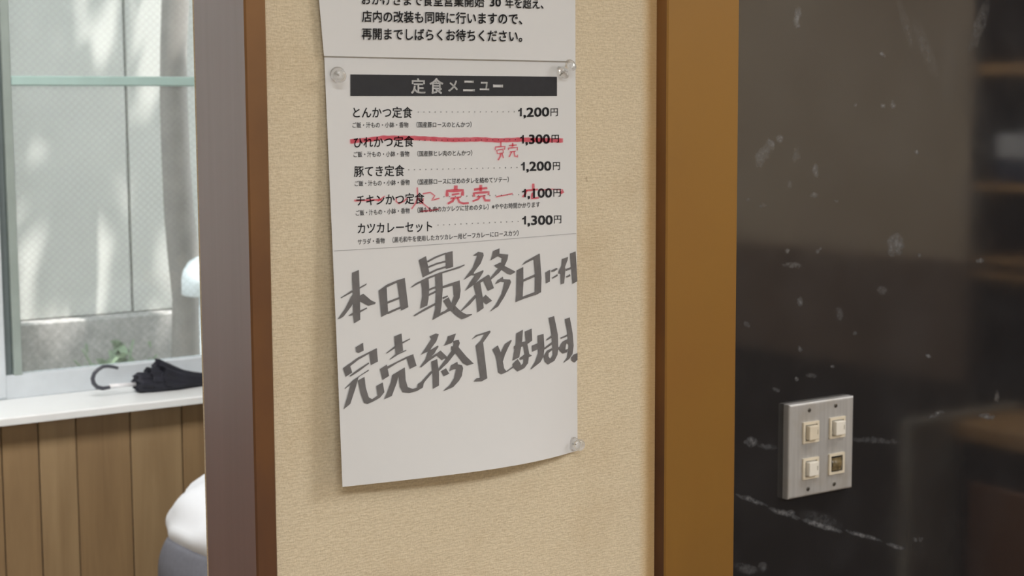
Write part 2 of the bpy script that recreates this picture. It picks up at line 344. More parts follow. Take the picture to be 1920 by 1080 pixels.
# wainscot planks: joints read from the photograph
js = [at(x, 810, 1, YW).x for x in (2, 72, 143, 245, 342)]
wd = [0.087, 0.125, 0.11, 0.08, 0.13, 0.10, 0.085]
xs = list(js); k = 0
while xs[-1] < 3.3: xs.append(xs[-1] + wd[k % 7]); k += 1
k = 0
while xs[0] > -2.5: xs.insert(0, xs[0] - wd[k % 7]); k += 1
wains = tag(box('trim_3', (-2.7, YW + 0.006, 0), (3.4, YW + 0.012, ZS - 0.017), M['cabdark']), 'light brown plank wainscot under the window sill', kind='structure')
for a, b in zip(xs, xs[1:]):
    if a > 3.25: break
    bm = bmesh.new(); dy = random.uniform(0, 0.0012)
    add_box(bm, (a + 0.0012, YW + dy, 0.0), (b - 0.0012, YW + 0.006, ZS - 0.0165), 0.0011)
    o = bm_obj('plank', bm, random.choice((M['plank'], M['plank2'])), wains)
# ------------------------------------------------------------------ window
YG = 2.48                                      # front of the sash
ZR = at(45, 702, 1, YG).z                      # top of the bottom rail
win = tag(box('window_1', (WX0, 2.56, ZS), (WX1, 2.60, ZS + 0.03), M['alum']), 'large aluminium sash window with wired glass', kind='structure')
sill = box('window_sill', (-2.65, YW - 0.03, ZS - 0.03), (3.35, YG + 0.08, ZS), M['sill'], win, 0.003, 2); sill['label'] = 'white painted window sill'
# front lip reads 14 px in the photograph: trim the board
for v in sill.data.vertices:
    if v.co.z < ZS - 0.02: v.co.z = ZS - 0.016 - (ZS - 0.03 - v.co.z) * 0
box('bottom_rail', (WX0, YG, ZS), (WX1, YG + 0.035, ZR), M['alum'], win, 0.002)
box('top_rail', (WX0, YG, WZ1 - 0.05), (WX1, YG + 0.06, WZ1), M['alum'], win, 0.002)
sx1 = at(39, 600, 1, YG).x; sx0 = at(23, 600, 1, YG).x
sa = at(20, 600, 1, YG).x; sb = at(9, 600, 1, YG).x
def stile(x0, x1, y0, y1, mat): return box('sash_stile', (x0, y0, ZS + 0.004), (x1, y1, WZ1 - 0.045), mat, win, 0.0015)
stile(sx0, sx1, YG + 0.001, YG + 0.034, M['stile'])
stile(sb - 0.002, sx0 - 0.0005, YG + 0.012, YG + 0.03, M['alum_dark'])
stile(sb - 0.035, sb - 0.003, YG - 0.004, YG + 0.03, M['alum'])
stile(WX0 - 0.001, WX0 + 0.05, YG + 0.001, YG + 0.04, M['alum']); stile(WX1 - 0.05, WX1 + 0.001, YG + 0.001, YG + 0.04, M['alum'])
za = at(200, 143, 1, YG + 0.005).z; zb = at(200, 161, 1, YG + 0.005).z
box('glazing_bar', (sx1, YG + 0.005, zb), (WX1 - 0.05, YG + 0.03, za), M['bar'], win, 0.002)
box('glazing_bar', (WX0 + 0.05, YG + 0.006, zb), (sb - 0.035, YG + 0.03, za), M['bar'], win, 0.002)
box('pane', (sx1 - 0.002, YG + 0.018, ZR - 0.004), (WX1 - 0.048, YG + 0.020, WZ1 - 0.048), M['glass'], win)
box('pane', (WX0 + 0.04, YG + 0.018, ZR - 0.004), (sb - 0.03, YG + 0.020, WZ1 - 0.048), M['glass'], win)

# ------------------------------------------------------------------ outside
YE = 3.90; GZ = 0.28
tag(box('ground', (-6, 2.62, GZ - 0.1), (9, 8, GZ), M['ground']), 'grey gravel strip outside the window', kind='structure')
ew = tag(box('wall_outside', (-6, YE + 0.012, GZ), (9, YE + 0.2, 3.1), M['extwall']), 'pale panelled wall across the yard', kind='structure')
ZP = at(200, 590, 1, YE).z
jx = at(240, 300, 1, YE).x; x = jx - 0.9 * 8
while x < 8.9:
    bm = bmesh.new(); add_box(bm, (x + 0.004, YE, ZP + 0.002), (x + 0.9 - 0.004, YE + 0.012, 3.1), 0.003)
    bm_obj('wall_panel', bm, M['extwall'], ew); x += 0.9
box('plinth', (-6, YE - 0.06, GZ), (9, YE + 0.012, ZP), M['block'], ew, 0.006)
# tree: trunk seen through the window, crown above the frame giving the dappled shade
tree = thing('tree', 'grey tree trunk standing behind the window glass against the pale outer wall', 'tree', (1.98, 3.62, GZ))
tp = [(at(px, py, 1, 3.62), r) for px, py, r in ((352, 900, .052), (351, 660, .046), (349, 560, .044), (344, 480, .046), (336, 400, .045), (330, 300, .045), (326, 200, .040), (325, 100, .040), (329, 0, .042))]
tp = [(Vector((tp[0][0].x + 0.0, 3.62, GZ - 0.02)), .06)] + tp[1:] + [(Vector((tp[-1][0].x + .02, 3.6, 2.3)), .042), (Vector((tp[-1][0].x + .10, 3.5, 2.9)), .038)]
bm = bmesh.new(); tube(bm, [p for p, r in tp], [r * (1 + 0.05 * math.sin(i * 2.3)) for i, (p, r) in enumerate(tp)], 14)
put(bm_obj('trunk', bm, M['bark'], None, True), tree)
top = tp[-1][0]
for i in range(9):
    a = random.uniform(0, 6.28); L = random.uniform(0.7, 1.7)
    e = top + Vector((math.cos(a) * L * 1.2, math.sin(a) * L * 0.45 - 0.3, random.uniform(.3, 1.1)))
    bm = bmesh.new(); tube(bm, [top - Vector((0, 0, .25)), top.lerp(e, .5) + Vector((0, 0, .15)), e], [.022, .014, .006], 7)
    put(bm_obj('branch', bm, M['bark'], None, True), tree)
bm = bmesh.new(); rnd = random.Random(5)
def leaf(bm, c, s, rnd):
    d = Vector((rnd.gauss(0, 1), rnd.gauss(0, 1), rnd.gauss(0, .6))).normalized(); u = d.orthogonal().normalized(); v = d.cross(u)
    a = rnd.uniform(0, 6.28); u, v = u * math.cos(a) + v * math.sin(a), v * math.cos(a) - u * math.sin(a)
    vs = [bm.verts.new(c + u * x * s + v * y * s + d * z * s) for x, y, z in ((-1, 0, 0), (-.3, .42, .08), (.5, .3, .05), (1, 0, -.1), (.5, -.3, .05), (-.3, -.42, .08))]
    bm.faces.new(vs)
# crown shaped for the light: leaves left out along these sun patches, centre lines on the outer wall
SD = Vector((-0.24, 0.32, -1))
GAPS = [([(90, 240), (62, 350), (54, 450), (40, 560)], 13), ([(128, 250), (106, 340)], 7), ([(228, -20), (200, 60), (176, 118)], 10), ([(282, -20), (288, 70), (272, 140)], 22), ([(322, -20), (300, 130)], 9),
        ([(218, 330), (198, 430), (176, 520), (148, 610), (132, 720)], 17), ([(305, 450), (304, 570), (290, 650), (282, 720)], 8), ([(70, 600), (60, 740)], 24), ([(345, 630), (335, 720)], 15), ([(160, -20), (118, 70)], 8), ([(20, 80), (10, 200)], 10), ([(262, 150), (268, 230)], 8)]
GW = [([(at(x, y, 1, YE).x, at(x, y, 1, YE).z) for x, y in l], w_ * 5.0 / FPX) for l, w_ in GAPS]
def shades_sun_patch(p):
    t = (YE - p.y) / SD.y; x = p.x + SD.x * t; z = p.z + SD.z * t
    for l, w_ in GW:
        for (ax_, az), (bx_, bz_) in zip(l, l[1:]):
            dx, dz = bx_ - ax_, bz_ - az; q = max(0, min(1, ((x - ax_) * dx + (z - az) * dz) / (dx * dx + dz * dz)))
            if math.hypot(x - ax_ - dx * q, z - az - dz * q) < w_ * 1.15 + 0.036: return True
    return False
for i in range(420):
    c = Vector((rnd.uniform(0.2, 4.4), rnd.uniform(2.7, 3.7), rnd.uniform(2.9, 4.6)))
    R = rnd.uniform(.12, .26)
    for j in range(46):
        q = c + Vector((rnd.gauss(0, R), rnd.gauss(0, R * .8), rnd.gauss(0, R * .7))); sz_ = rnd.uniform(.035, .07)
        if q.z > 2.5 and not shades_sun_patch(q): leaf(bm, q, sz_, rnd)
fo = put(bm_obj('foliage', bm, M['leaf'], None), tree); fo['kind'] = 'stuff'
# young plant low at the wall
pc = at(218, 672, 1, 3.7)
pl = thing('leafy_plant', 'small green plant low outside the window above the umbrella handle', 'plant', (pc.x, 3.7, GZ))
bm = bmesh.new()
for i in range(7):
    a = i * 0.9; tube(bm, [(pc.x, 3.7, GZ), (pc.x + .04 * math.cos(a), 3.7 + .03 * math.sin(a), pc.z - .1), (pc.x + .13 * math.cos(a), 3.7 + .08 * math.sin(a), pc.z + .05 * math.sin(i * 2.1))], [.006, .005, .003], 6)
put(bm_obj('stem', bm, M['leaf'], None), pl)
for i in range(44):
    a = rnd.uniform(0, 6.28); r = rnd.uniform(0, .13)
    bm = bmesh.new(); leaf(bm, Vector((pc.x + r * math.cos(a), 3.68 + r * .5 * math.sin(a), pc.z + rnd.uniform(-.06, .05))), rnd.uniform(.016, .03), rnd)
    put(bm_obj('leaf', bm, M['leaf'], None), pl)
# round-topped vent hood on the outer wall, cut by the jamb
YH = 3.40
v0 = at(353, 556, 1, YH); v1 = at(353, 485, 1, YH); hr = 0.078; hx = v0.x + hr * 0.83; hh = v1.z - v0.z
vh = thing('vent_cap', 'white round-topped vent cap outside the window, half hidden by the dark jamb', 'vent', (hx, YH, GZ))
bm = bmesh.new(); lathe(bm, [(hr * .9, 0), (hr, .004), (hr, hh * .45), (hr * .93, hh * .68), (hr * .72, hh * .9), (hr * .4, hh * 1.03), (.001, hh * 1.07)], (hx, YH, v0.z), (0, 0, 1), 28)
put(bm_obj('cap', bm, M['vent'], None, True), vh)
bm = bmesh.new(); lathe(bm, [(.03, 0), (.03, v0.z - GZ + .01)], (hx, YH, GZ), (0, 0, 1), 20); put(bm_obj('standpipe', bm, M['vent'], None, True), vh)

# ------------------------------------------------------------------ paper sheets
TLp = at(608, 106, 1, -0.003); TRp = at(1079, 115, 1, -0.003); BRp = at(1083, 845, 1, -0.003); BLp = at(642, 913, 1, -0.018)
def lift(u, v):
    e = 0.015 * max(1 - u, 0) ** 1.3 * v + 0.0155 * 4 * u * (1 - u) * max(v, 0) ** 2.2 * (0.75 + 0.5 * u) + 0.0008 * math.sin(u * 7 + v * 3) * v
    return 0.003 + max(e, 0)
def wallpt(u, v):
    a = TLp.lerp(TRp, u); b = BLp.lerp(BRp, u); return a.lerp(b, v)
def surf(u, v, off=0.0):
    p = wallpt(u, v); return Vector((p.x, -lift(u, v) - off, p.z))
def inv(px, py):                               # photograph place -> (u, v) on the curled sheet
    u = v = .5; y = -0.01
    for _ in range(12):
        q = at(px, py, 1, y)
        for _ in range(4):
            v = ((TLp.lerp(TRp, u)).z - q.z) / ((TLp.lerp(TRp, u)).z - (BLp.lerp(BRp, u)).z)
            xa = TLp.x + (BLp.x - TLp.x) * v; xb = TRp.x + (BRp.x - TRp.x) * v; u = (q.x - xa) / (xb - xa)
        y = -lift(u, v)
    return u, v
def on_sheet(off):
    def f(px, py): u, v = inv(px, py); return surf(min(max(u, 0), 1), min(max(v, 0), 1), off)
    return f
YU = -0.0052
def on_upper(off): return lambda px, py: at(px, py, 1, YU - off)
# lower sheet
menu = thing('menu_sheet', 'long white set-meal menu sheet with grey handwritten lower half, pinned below the other notice', 'paper notice', (TLp.x, -0.003, BLp.z))
def grid_sheet(fn, nu, nv, th):
    bm = bmesh.new(); fr = [[bm.verts.new(fn(i / nu, j / nv)) for i in range(nu + 1)] for j in range(nv + 1)]
    bk = [[bm.verts.new(fn(i / nu, j / nv) + Vector((0, th, 0))) for i in range(nu + 1)] for j in range(nv + 1)]
    for j in range(nv):
        for i in range(nu):
            bm.faces.new((fr[j][i], fr[j + 1][i], fr[j + 1][i + 1], fr[j][i + 1])); bm.faces.new((bk[j][i], bk[j][i + 1], bk[j + 1][i + 1], bk[j + 1][i]))
    return bm
put(bm_obj('sheet', grid_sheet(lambda u, v: surf(u, v * 1.014 - 0.014), 40, 50, 0.00012), M['paper'], None, True), menu)
# upper sheet
ul = at(598, 0, 1, YU); ll = at(607.5, 105, 1, YU); ur = at(1078.5, 0, 1, YU); lr = at(1079, 115, 1, YU)
def usurf(u, v):
    a = ll + (ul - ll).normalized() * 0.29 * (1 - v); b = lr + (ur - lr).normalized() * 0.29 * (1 - v); a = a.lerp(b, u)
    return Vector((a.x, YU - 0.0006 * math.sin(3 * v) ** 2, a.z - 0.004 * 0))
notice = thing('notice_sheet', 'white notice with three bold printed lines above the menu sheet, cut by the picture top', 'paper notice', (ll.x, YU, ll.z))
put(bm_obj('sheet', grid_sheet(usurf, 6, 24, 0.00012), M['paper'], None, True), notice)

def poly_mesh(bm, pts, place):
    vs = [bm.verts.new(place(*p)) for p in pts]
    for i in range(len(vs)): pass
    f = bm.faces.new(vs); bmesh.ops.triangulate(bm, faces=[f])
def ribbon(bm, pts, wpx, place, step=8.0):
    P = []
    for (a, b) in zip(pts, pts[1:]):
        n = max(1, int(math.hypot(b[0] - a[0], b[1] - a[1]) / step))
        P += [(a[0] + (b[0] - a[0]) * i / n, a[1] + (b[1] - a[1]) * i / n) for i in range(n)]
    P.append(pts[-1]); L = []; Rr = []
    for i, p in enumerate(P):
        q = P[min(i + 1, len(P) - 1)]; o = P[max(i - 1, 0)]; dx, dy = q[0] - o[0], q[1] - o[1]; m = math.hypot(dx, dy) or 1
        ww = wpx * (0.5 + 0.04 * math.sin(i * 1.7)); L.append(bm.verts.new(place(p[0] - dy / m * ww, p[1] + dx / m * ww))); Rr.append(bm.verts.new(place(p[0] + dy / m * ww, p[1] - dx / m * ww)))
    for i in range(len(P) - 1): bm.faces.new((L[i], L[i + 1], Rr[i + 1], Rr[i]))
TXT = {}
def glyphs(s, bold):
    key = (s, bold)
    if key in TXT: return TXT[key]
    c = bpy.data.curves.new('txt', 'FONT'); c.body = s; c.size = 1.0; c.offset = bold; c.resolution_u = 3
    o = bpy.data.objects.new('txt', c); COL.objects.link(o); bpy.context.view_layer.update()
    e = o.evaluated_get(bpy.context.evaluated_depsgraph_get()); me = e.to_mesh()
    V = [(v.co.x, v.co.y) for v in me.vertices]; Fc = [tuple(p.vertices) for p in me.polygons]
    e.to_mesh_clear(); bpy.data.objects.remove(o); bpy.data.curves.remove(c)
    TXT[key] = (V, Fc); return TXT[key]
def text_line(bm, s, x0, y0, x1, y1, h, place, bold=0.0, ital=0.0):
    """glyphs stretched so the ink spans x0..x1 (centre line y0..y1) and is h pixels tall"""
    V, Fc = glyphs(s, 0.0); xa = min(v[0] for v in V); xb = max(v[0] for v in V); ya = min(v[1] for v in V); yb = max(v[1] for v in V); yc = (ya + yb) / 2
    for ox, oy in ([(0, 0)] if bold <= 0 else [(-bold, -bold), (bold, bold), (-bold, bold), (bold, -bold)]):
        vs = []
        for (gx, gy) in V:
            t = (gx + ox - xa) / (xb - xa); yy = (gy + oy - yc) / (yb - ya) * h
            vs.append(bm.verts.new(place(x0 + (x1 - x0) * t + yy * ital, y0 + (y1 - y0) * t - yy)))
        for f in Fc:
            try: bm.faces.new([vs[i] for i in f])
            except ValueError: pass
def finish_print(name, bm, mat, parent):
    me = bpy.data.meshes.new(name); bm.to_mesh(me); bm.free(); o = link(name, me, mat); put(o, parent); return o
# upper notice print
bm = bmesh.new(); up = on_upper(0.0010)
text_line(bm, 'おかげさまで食堂営業開始', 679, -1.5, 908, 3.5, 20, up, 0.014); text_line(bm, '30', 919, 4.3, 939, 4.8, 14.5, up, 0.02); text_line(bm, '年を超え、', 948, 4.6, 1019, 7, 20, up, 0.014)
text_line(bm, '店内の改装も同時に行いますので、', 679, 30.5, 979, 35.5, 21.5, up, 0.016)
text_line(bm, '再開までしばらくお待ちください。', 679, 63, 979, 68, 21.5, up, 0.016)
text_line(bm, '皆様のご来店を心より', 679, -35, 880, -31, 21, up, 0.014)
bmesh.ops.delete(bm, geom=[v for v in bm.verts if v.co.z > at(700, -24, 1, YU).z], context='VERTS')
finish_print('printed_text', bm, M['ink'], notice)
# menu print
on = on_sheet(0.0003); on2 = on_sheet(0.0006); on3 = on_sheet(0.0008)
bm = bmesh.new(); nx = 24
def hdr(i, j): t = i / nx; return on(656.5 + 387.5 * t, (139.5 + 4.5 * t) + (180.0 - 139.5 - 4.5 * t) * j / 3 + 0.0)
gv = [[bm.verts.new(hdr(i, j)) for i in range(nx + 1)] for j in range(4)]
for j in range(3):
    for i in range(nx): bm.faces.new((gv[j][i], gv[j + 1][i], gv[j + 1][i + 1], gv[j][i + 1]))
finish_print('header_bar', bm, M['ink'], menu)
bm = bmesh.new()
for ch, x, wch, hch in (('定', 783.5, 26, 28), ('食', 817.5, 25, 29), ('メ', 848.5, 17, 20), ('ニ', 878.5, 21, 19), ('ュ', 907.5, 17, 15), ('ー', 933, 18, 4)):
    text_line(bm, ch, x - wch / 2, 161.2, x + wch / 2, 161.4, hch, on2, 0.016)
finish_print('header_lettering', bm, M['paper'], menu)
bm = bmesh.new(); bs = bmesh.new(); bd = bmesh.new(); bp = bmesh.new()
ROW = [('とんかつ定食', 662, 210.7, 772.7, 210.7, '1,200', 970.5, 210, 1028.8, 1032, 1045.5, 210.7, 784, 210, 964, 209.5),
       ('ひれかつ定食', 663.3, 267, 775.3, 264.7, '1,300', 974.4, 260.8, 1030, 1034, 1047.5, 260.5, 786, 263, 966, 262),
       ('豚てき定食', 663.8, 321.4, 758, 319.6, '1,200', 976, 311.4, 1032.7, 1036.6, 1049.5, 311.4, 766, 318.3, 969, 314),
       ('チキンかつ定食', 668, 376, 795, 371.4, '1,100', 978.3, 361.8, 1034, 1037.4, 1051, 361.6, 832, 368.8, 972, 365),
       ('カツカレーセット', 670.6, 429, 809.8, 424.6, '1,300', 978.3, 412.6, 1035.4, 1038.7, 1052, 411.6, 821, 422, 971, 415)]
for i, (s, x0, y0, x1, y1, pr, a, yp, b, c, d, ye, dx0, dy0, dx1, dy1) in enumerate(ROW):
    text_line(bm, s, x0, y0, x1, y1, 20.5 if i < 4 else 19, on, 0.010)
    poly_mesh(bp, [(a + .4, yp - 3.4), (a + 3.2, yp - 4.4), (a + 5.0, yp - 7.6), (a + 7.6, yp - 7.6), (a + 7.6, yp + 8.2), (a + 4.2, yp + 8.2), (a + 4.2, yp - 1.6), (a + .4, yp - 1.0)], on)
    text_line(bp, pr[1:], a + 11.0, yp + 2.0, b, yp + 1.0, 19.5, on, 0.022); text_line(bp, '円', c, ye, d, ye - .4, 14.5, on, 0.006)
    n = int((dx1 - dx0) / 10.5)
    for k in range(n + 1):
        t = k / n; ribbon(bd, [(dx0 + (dx1 - dx0) * t - .8, dy0 + (dy1 - dy0) * t), (dx0 + (dx1 - dx0) * t + .8, dy0 + (dy1 - dy0) * t)], 1.7, on)
for s, x0, y0, x1, y1 in (('ご飯・汁もの・小鉢・香物　（国産豚ロースのとんかつ）', 660.7, 234.6, 883.7, 233.3), ('ご飯・汁もの・小鉢・香物　（国産豚ヒレ肉のとんかつ）', 662.8, 289.6, 885, 286.6),
                          ('ご飯・汁もの・小鉢・香物　（国産豚ロースに甘めのタレを絡めてソテー）', 665, 344.3, 953.6, 336.5), ('ご飯・汁もの・小鉢・香物　（鶏もも肉のカツレツに甘めのタレ）※ややお時間かかります', 667, 399.3, 1012, 383.2),
                          ('サラダ・香物　（黒毛和牛を使用したカツカレー用ビーフカレーにロースカツ）', 670.6, 453.6, 971.8, 436.6)):
    text_line(bs, s, x0, y0, x1, y1, 10.8, on, 0.012)
finish_print('printed_text', bm, M['ink'], menu); finish_print('printed_price', bp, M['ink'], menu); finish_print('small_print', bs, M['ink_pale'], menu); finish_print('dotted_leader', bd, M['ink_pale'], menu)
bm = bmesh.new(); ribbon(bm, [(626, 470.5), (735, 463.8), (850, 456), (965, 447), (1080, 437.5)], 1.1, on); finish_print('copy_line', bm, M['line'], menu)

# handwriting: every brush stroke as an outline, (origin, scale) of the crop it was read from
A = (630, 460, 6.748); B = (850, 450, 6.352); C = (630, 610, 6.352); D = (850, 580, 6.352)
HW = [
 (A, [(200,345),(285,310),(297,600),(302,940),(225,985),(212,900),(208,600),(198,430)]), (A, [(55,660),(200,565),(210,590),(60,668)]), (A, [(290,530),(385,480),(378,500),(290,550)]),
 (A, [(15,935),(110,800),(185,650),(225,600),(235,690),(190,770),(95,895),(60,920)]), (A, [(290,640),(340,610),(440,695),(498,722),(490,740),(410,762),(370,745),(290,700)]),
 (A, [(150,888),(215,845),(215,880),(160,892)]), (A, [(295,825),(385,785),(390,797),(295,852)]),
 (A, [(535,570),(635,520),(655,860),(570,905)]), (A, [(535,570),(640,495),(770,440),(865,412),(868,425),(780,465),(640,530),(560,575)]), (A, [(765,445),(865,412),(910,780),(820,825)]),
 (A, [(645,710),(800,650),(802,675),(645,738)]), (A, [(640,845),(815,770),(817,795),(650,870)]),
 (A, [(1042,185),(1133,135),(1180,360),(1095,405)]), (A, [(1378,95),(1470,72),(1478,270),(1388,297)]), (A, [(1145,197),(1250,140),(1385,90),(1390,108),(1260,160),(1155,217)]),
 (A, [(1160,264),(1270,220),(1388,190),(1390,212),(1275,240),(1165,285)]), (A, [(1150,350),(1270,295),(1390,258),(1392,282),(1280,315),(1160,372)]),
 (A, [(945,525),(1000,480),(1150,405),(1300,345),(1450,300),(1552,265),(1622,240),(1622,253),(1552,290),(1450,320),(1350,350),(1150,430),(1010,500),(955,532)]),
 (A, [(1068,450),(1165,410),(1175,560),(1165,680),(1150,760),(1060,800),(1085,640),(1082,540)]), (A, [(1250,375),(1340,340),(1345,560),(1330,760),(1310,890),(1215,945),(1250,800),(1258,600)]),
 (A, [(1170,550),(1255,515),(1257,540),(1170,575)]), (A, [(1160,617),(1260,570),(1262,595),(1165,642)]), (A, [(975,885),(1110,800),(1260,722),(1262,750),(1100,835),(990,897)]),
 (A, [(1335,517),(1440,480),(1560,442),(1562,480),(1440,515),(1335,545)]), (A, [(1475,490),(1559,447),(1572,570),(1559,665),(1502,770),(1455,740),(1485,640)]),
 (A, [(1320,850),(1375,825),(1440,770),(1460,815),(1300,895)]), (A, [(1350,700),(1420,655),(1460,740),(1510,770),(1560,822),(1560,915),(1480,855),(1400,780)]),
 (B, [(-5,770),(15,785),(95,855),(150,885),(220,880),(212,893),(150,925),(95,942),(50,915),(-5,872)]), (A, [(1340,657),(1405,632),(1415,645),(1345,682)]),
 (B, [(228,185),(290,140),(350,150),(357,185),(320,280),(240,385),(240,400),(118,475),(150,430),(225,330),(280,185)]), (B, [(200,420),(352,358),(355,375),(310,450),(250,525),(135,605),(190,510),(250,420)]),
 (B, [(235,530),(320,470),(412,412),(430,425),(350,490),(250,545)]), (B, [(350,480),(412,412),(425,420),(478,572),(408,605)]), (B, [(238,545),(315,495),(345,680),(357,810),(280,862),(278,800),(262,640)]),
 (B, [(255,650),(270,680),(190,770),(95,845),(85,840),(180,730)]), (B, [(340,695),(380,650),(458,722),(388,765),(340,725)]),
 (B, [(468,130),(545,98),(545,165),(530,190),(437,243),(455,190)]), (B, [(530,160),(650,172),(640,230),(605,310),(540,390),(440,475),(430,455),(500,370),(560,300),(575,215),(525,190)]),
 (B, [(485,300),(555,265),(610,310),(735,375),(728,385),(680,412),(640,400),(560,345),(500,320)]),
 (B, [(495,525),(520,480),(585,435),(590,465),(670,470),(683,500),(660,560),(600,680),(530,790),(435,850),(440,840),(500,770),(570,640),(605,500),(560,495)]),
 (B, [(750,360),(828,320),(830,500),(820,680),(735,740),(745,650)]), (B, [(812,300),(850,255),(1020,160),(1025,185),(960,225),(850,280)]), (B, [(950,200),(1025,165),(1045,450),(1040,620),(965,660),(968,400)]),
 (B, [(822,470),(970,405),(972,435),(822,500)]), (B, [(735,740),(815,675),(970,615),(1010,640),(965,655),(830,700)]),
 (B, [(1092,385),(1148,352),(1145,495),(1100,515)]), (B, [(1160,362),(1225,330),(1240,345),(1200,372),(1165,378)]), (B, [(1168,450),(1235,405),(1238,428),(1180,458)]),
 (B, [(1290,225),(1362,200),(1355,240),(1325,320),(1330,350),(1315,515),(1275,527),(1272,400),(1245,400),(1250,370),(1285,300)]), (B, [(1385,160),(1452,135),(1476,490),(1415,522)]),
 (B, [(1330,345),(1405,316),(1405,342),(1335,370)]), (B, [(1335,435),(1385,405),(1390,430),(1345,448)]),
 (C, [(228,260),(318,205),(325,300),(265,328),(238,315)]), (C, [(78,510),(155,452),(188,560),(112,612)]), (C, [(150,460),(250,385),(400,310),(480,270),(485,290),(400,330),(260,410),(165,485)]),
 (C, [(390,330),(480,272),(495,430),(412,472)]), (C, [(155,600),(260,520),(385,440),(390,455),(270,545),(170,608)]), (C, [(98,750),(200,650),(385,525),(385,540),(280,605),(200,680),(105,755)]),
 (C, [(175,675),(265,615),(230,740),(165,935),(85,1000),(130,850)]), (C, [(255,655),(335,612),(350,740),(385,855),(425,878),(490,835),(475,720),(552,678),(572,795),(520,860),(430,910),(370,935),(328,920),(285,800)]),
 (C, [(688,130),(775,95),(795,300),(705,345)]), (C, [(590,330),(705,238),(707,265),(600,335)]), (C, [(775,200),(875,155),(880,165),(780,220)]), (C, [(630,405),(700,345),(830,290),(832,302),(740,345),(645,405)]),
 (C, [(518,520),(600,465),(628,600),(550,650)]), (C, [(590,495),(720,430),(830,375),(915,342),(920,350),(840,395),(730,445),(605,522)]), (C, [(835,385),(915,345),(955,480),(875,518)]),
 (C, [(665,590),(815,500),(815,520),(740,600),(720,680),(660,840),(568,880),(610,780),(650,670)]),
 (C, [(735,560),(815,500),(825,650),(850,735),(910,755),(960,740),(970,695),(1010,670),(1110,560),(1130,540),(1145,560),(1060,660),(1040,690),(1030,740),(960,780),(870,805),(790,795),(755,730)]),
 (C, [(1110,130),(1185,95),(1220,105),(1190,190),(1120,285),(1125,290),(1210,238),(1215,255),(1180,310),(1170,330),(1010,500),(995,495),(1060,400),(1090,310),(1005,350),(1060,270),(1130,160)]),
 (C, [(1180,345),(1240,298),(1325,380),(1255,412)]), (C, [(1085,400),(1190,332),(1192,362),(1100,425),(1010,500),(1020,470)]), (C, [(1128,430),(1200,400),(1222,560),(1222,715),(1150,755),(1145,600)]),
 (C, [(1325,130),(1425,95),(1395,180),(1370,210),(1280,243),(1320,170)]), (C, [(1385,185),(1457,172),(1470,210),(1440,300),(1330,440),(1215,550),(1205,530),(1300,400),(1380,290),(1395,215)]),
 (D, [(-30,440),(50,440),(150,560),(238,645),(160,668),(105,635),(35,540),(-30,480)]), (C, [(1245,545),(1305,510),(1345,575),(1280,605)]),
 (C, [(1345,545),(1365,475),(1440,432),(1447,462),(1497,474),(1509,510),(1495,600),(1460,660),(1390,735),(1275,782),(1280,770),(1350,710),(1400,630),(1425,520),(1400,520)]),
 (D, [(215,355),(265,305),(430,252),(440,268),(410,310),(350,395),(400,820),(335,855),(235,858),(270,820),(315,815),(262,430),(320,370),(365,295),(290,315)]),
 (D, [(460,475),(525,428),(560,510),(610,410),(685,362),(690,375),(650,450),(610,540),(585,620),(600,700),(625,735),(700,680),(715,655),(720,670),(700,700),(640,740),(570,772),(530,750),(512,620),(500,560)]),
 (D, [(745,285),(825,240),(815,370),(790,520),(780,570),(700,610),(720,500),(740,400)]), (D, [(715,440),(800,390),(900,372),(905,390),(820,440),(718,468)]), (D, [(848,262),(928,228),(935,370),(880,410),(860,400)]),
 (D, [(820,390),(875,400),(900,530),(932,550),(880,578),(850,560)]), (D, [(780,580),(850,530),(895,560),(885,640),(840,700),(760,738),(708,690),(700,650),(760,590),(795,640),(800,665),(830,640),(832,590),(795,600)]),
 (D, [(998,310),(1070,292),(1080,460),(1070,560),(1030,630),(920,715),(915,708),(970,620),(1005,520)]), (D, [(932,430),(1005,400),(1010,470),(935,505)]),
 (D, [(1130,100),(1195,78),(1240,300),(1245,470),(1235,540),(1200,610),(1125,655),(1085,620),(1070,560),(1110,490),(1170,460),(1175,480),(1130,520),(1128,560),(1150,590),(1180,540),(1175,400),(1160,260)]),
 (D, [(1100,360),(1168,305),(1170,335),(1108,370)]), (D, [(1075,458),(1175,383),(1177,412),(1080,480)]), (D, [(1235,455),(1275,440),(1275,475),(1235,480)]),
 (D, [(1322,115),(1382,95),(1415,280),(1428,430),(1415,530),(1375,590),(1305,638),(1310,628),(1350,570),(1365,480),(1370,420),(1345,400),(1335,430),(1330,480),(1360,470),(1350,510),(1300,525),(1262,490),(1270,420),(1300,380),(1360,350),(1350,250)]),
 (D, [(1270,335),(1358,295),(1360,318),(1280,350)]), (D, [(1398,575),(1430,535),(1474,520),(1474,600),(1440,630),(1405,610)])]
bm = bmesh.new()
for (ox, oy, s), pts in HW: poly_mesh(bm, [(ox + x / s, oy + y / s) for x, y in pts], on2)
finish_print('handwriting', bm, M['marker'], menu)['label'] = 'two lines of grey brush-marker handwriting'
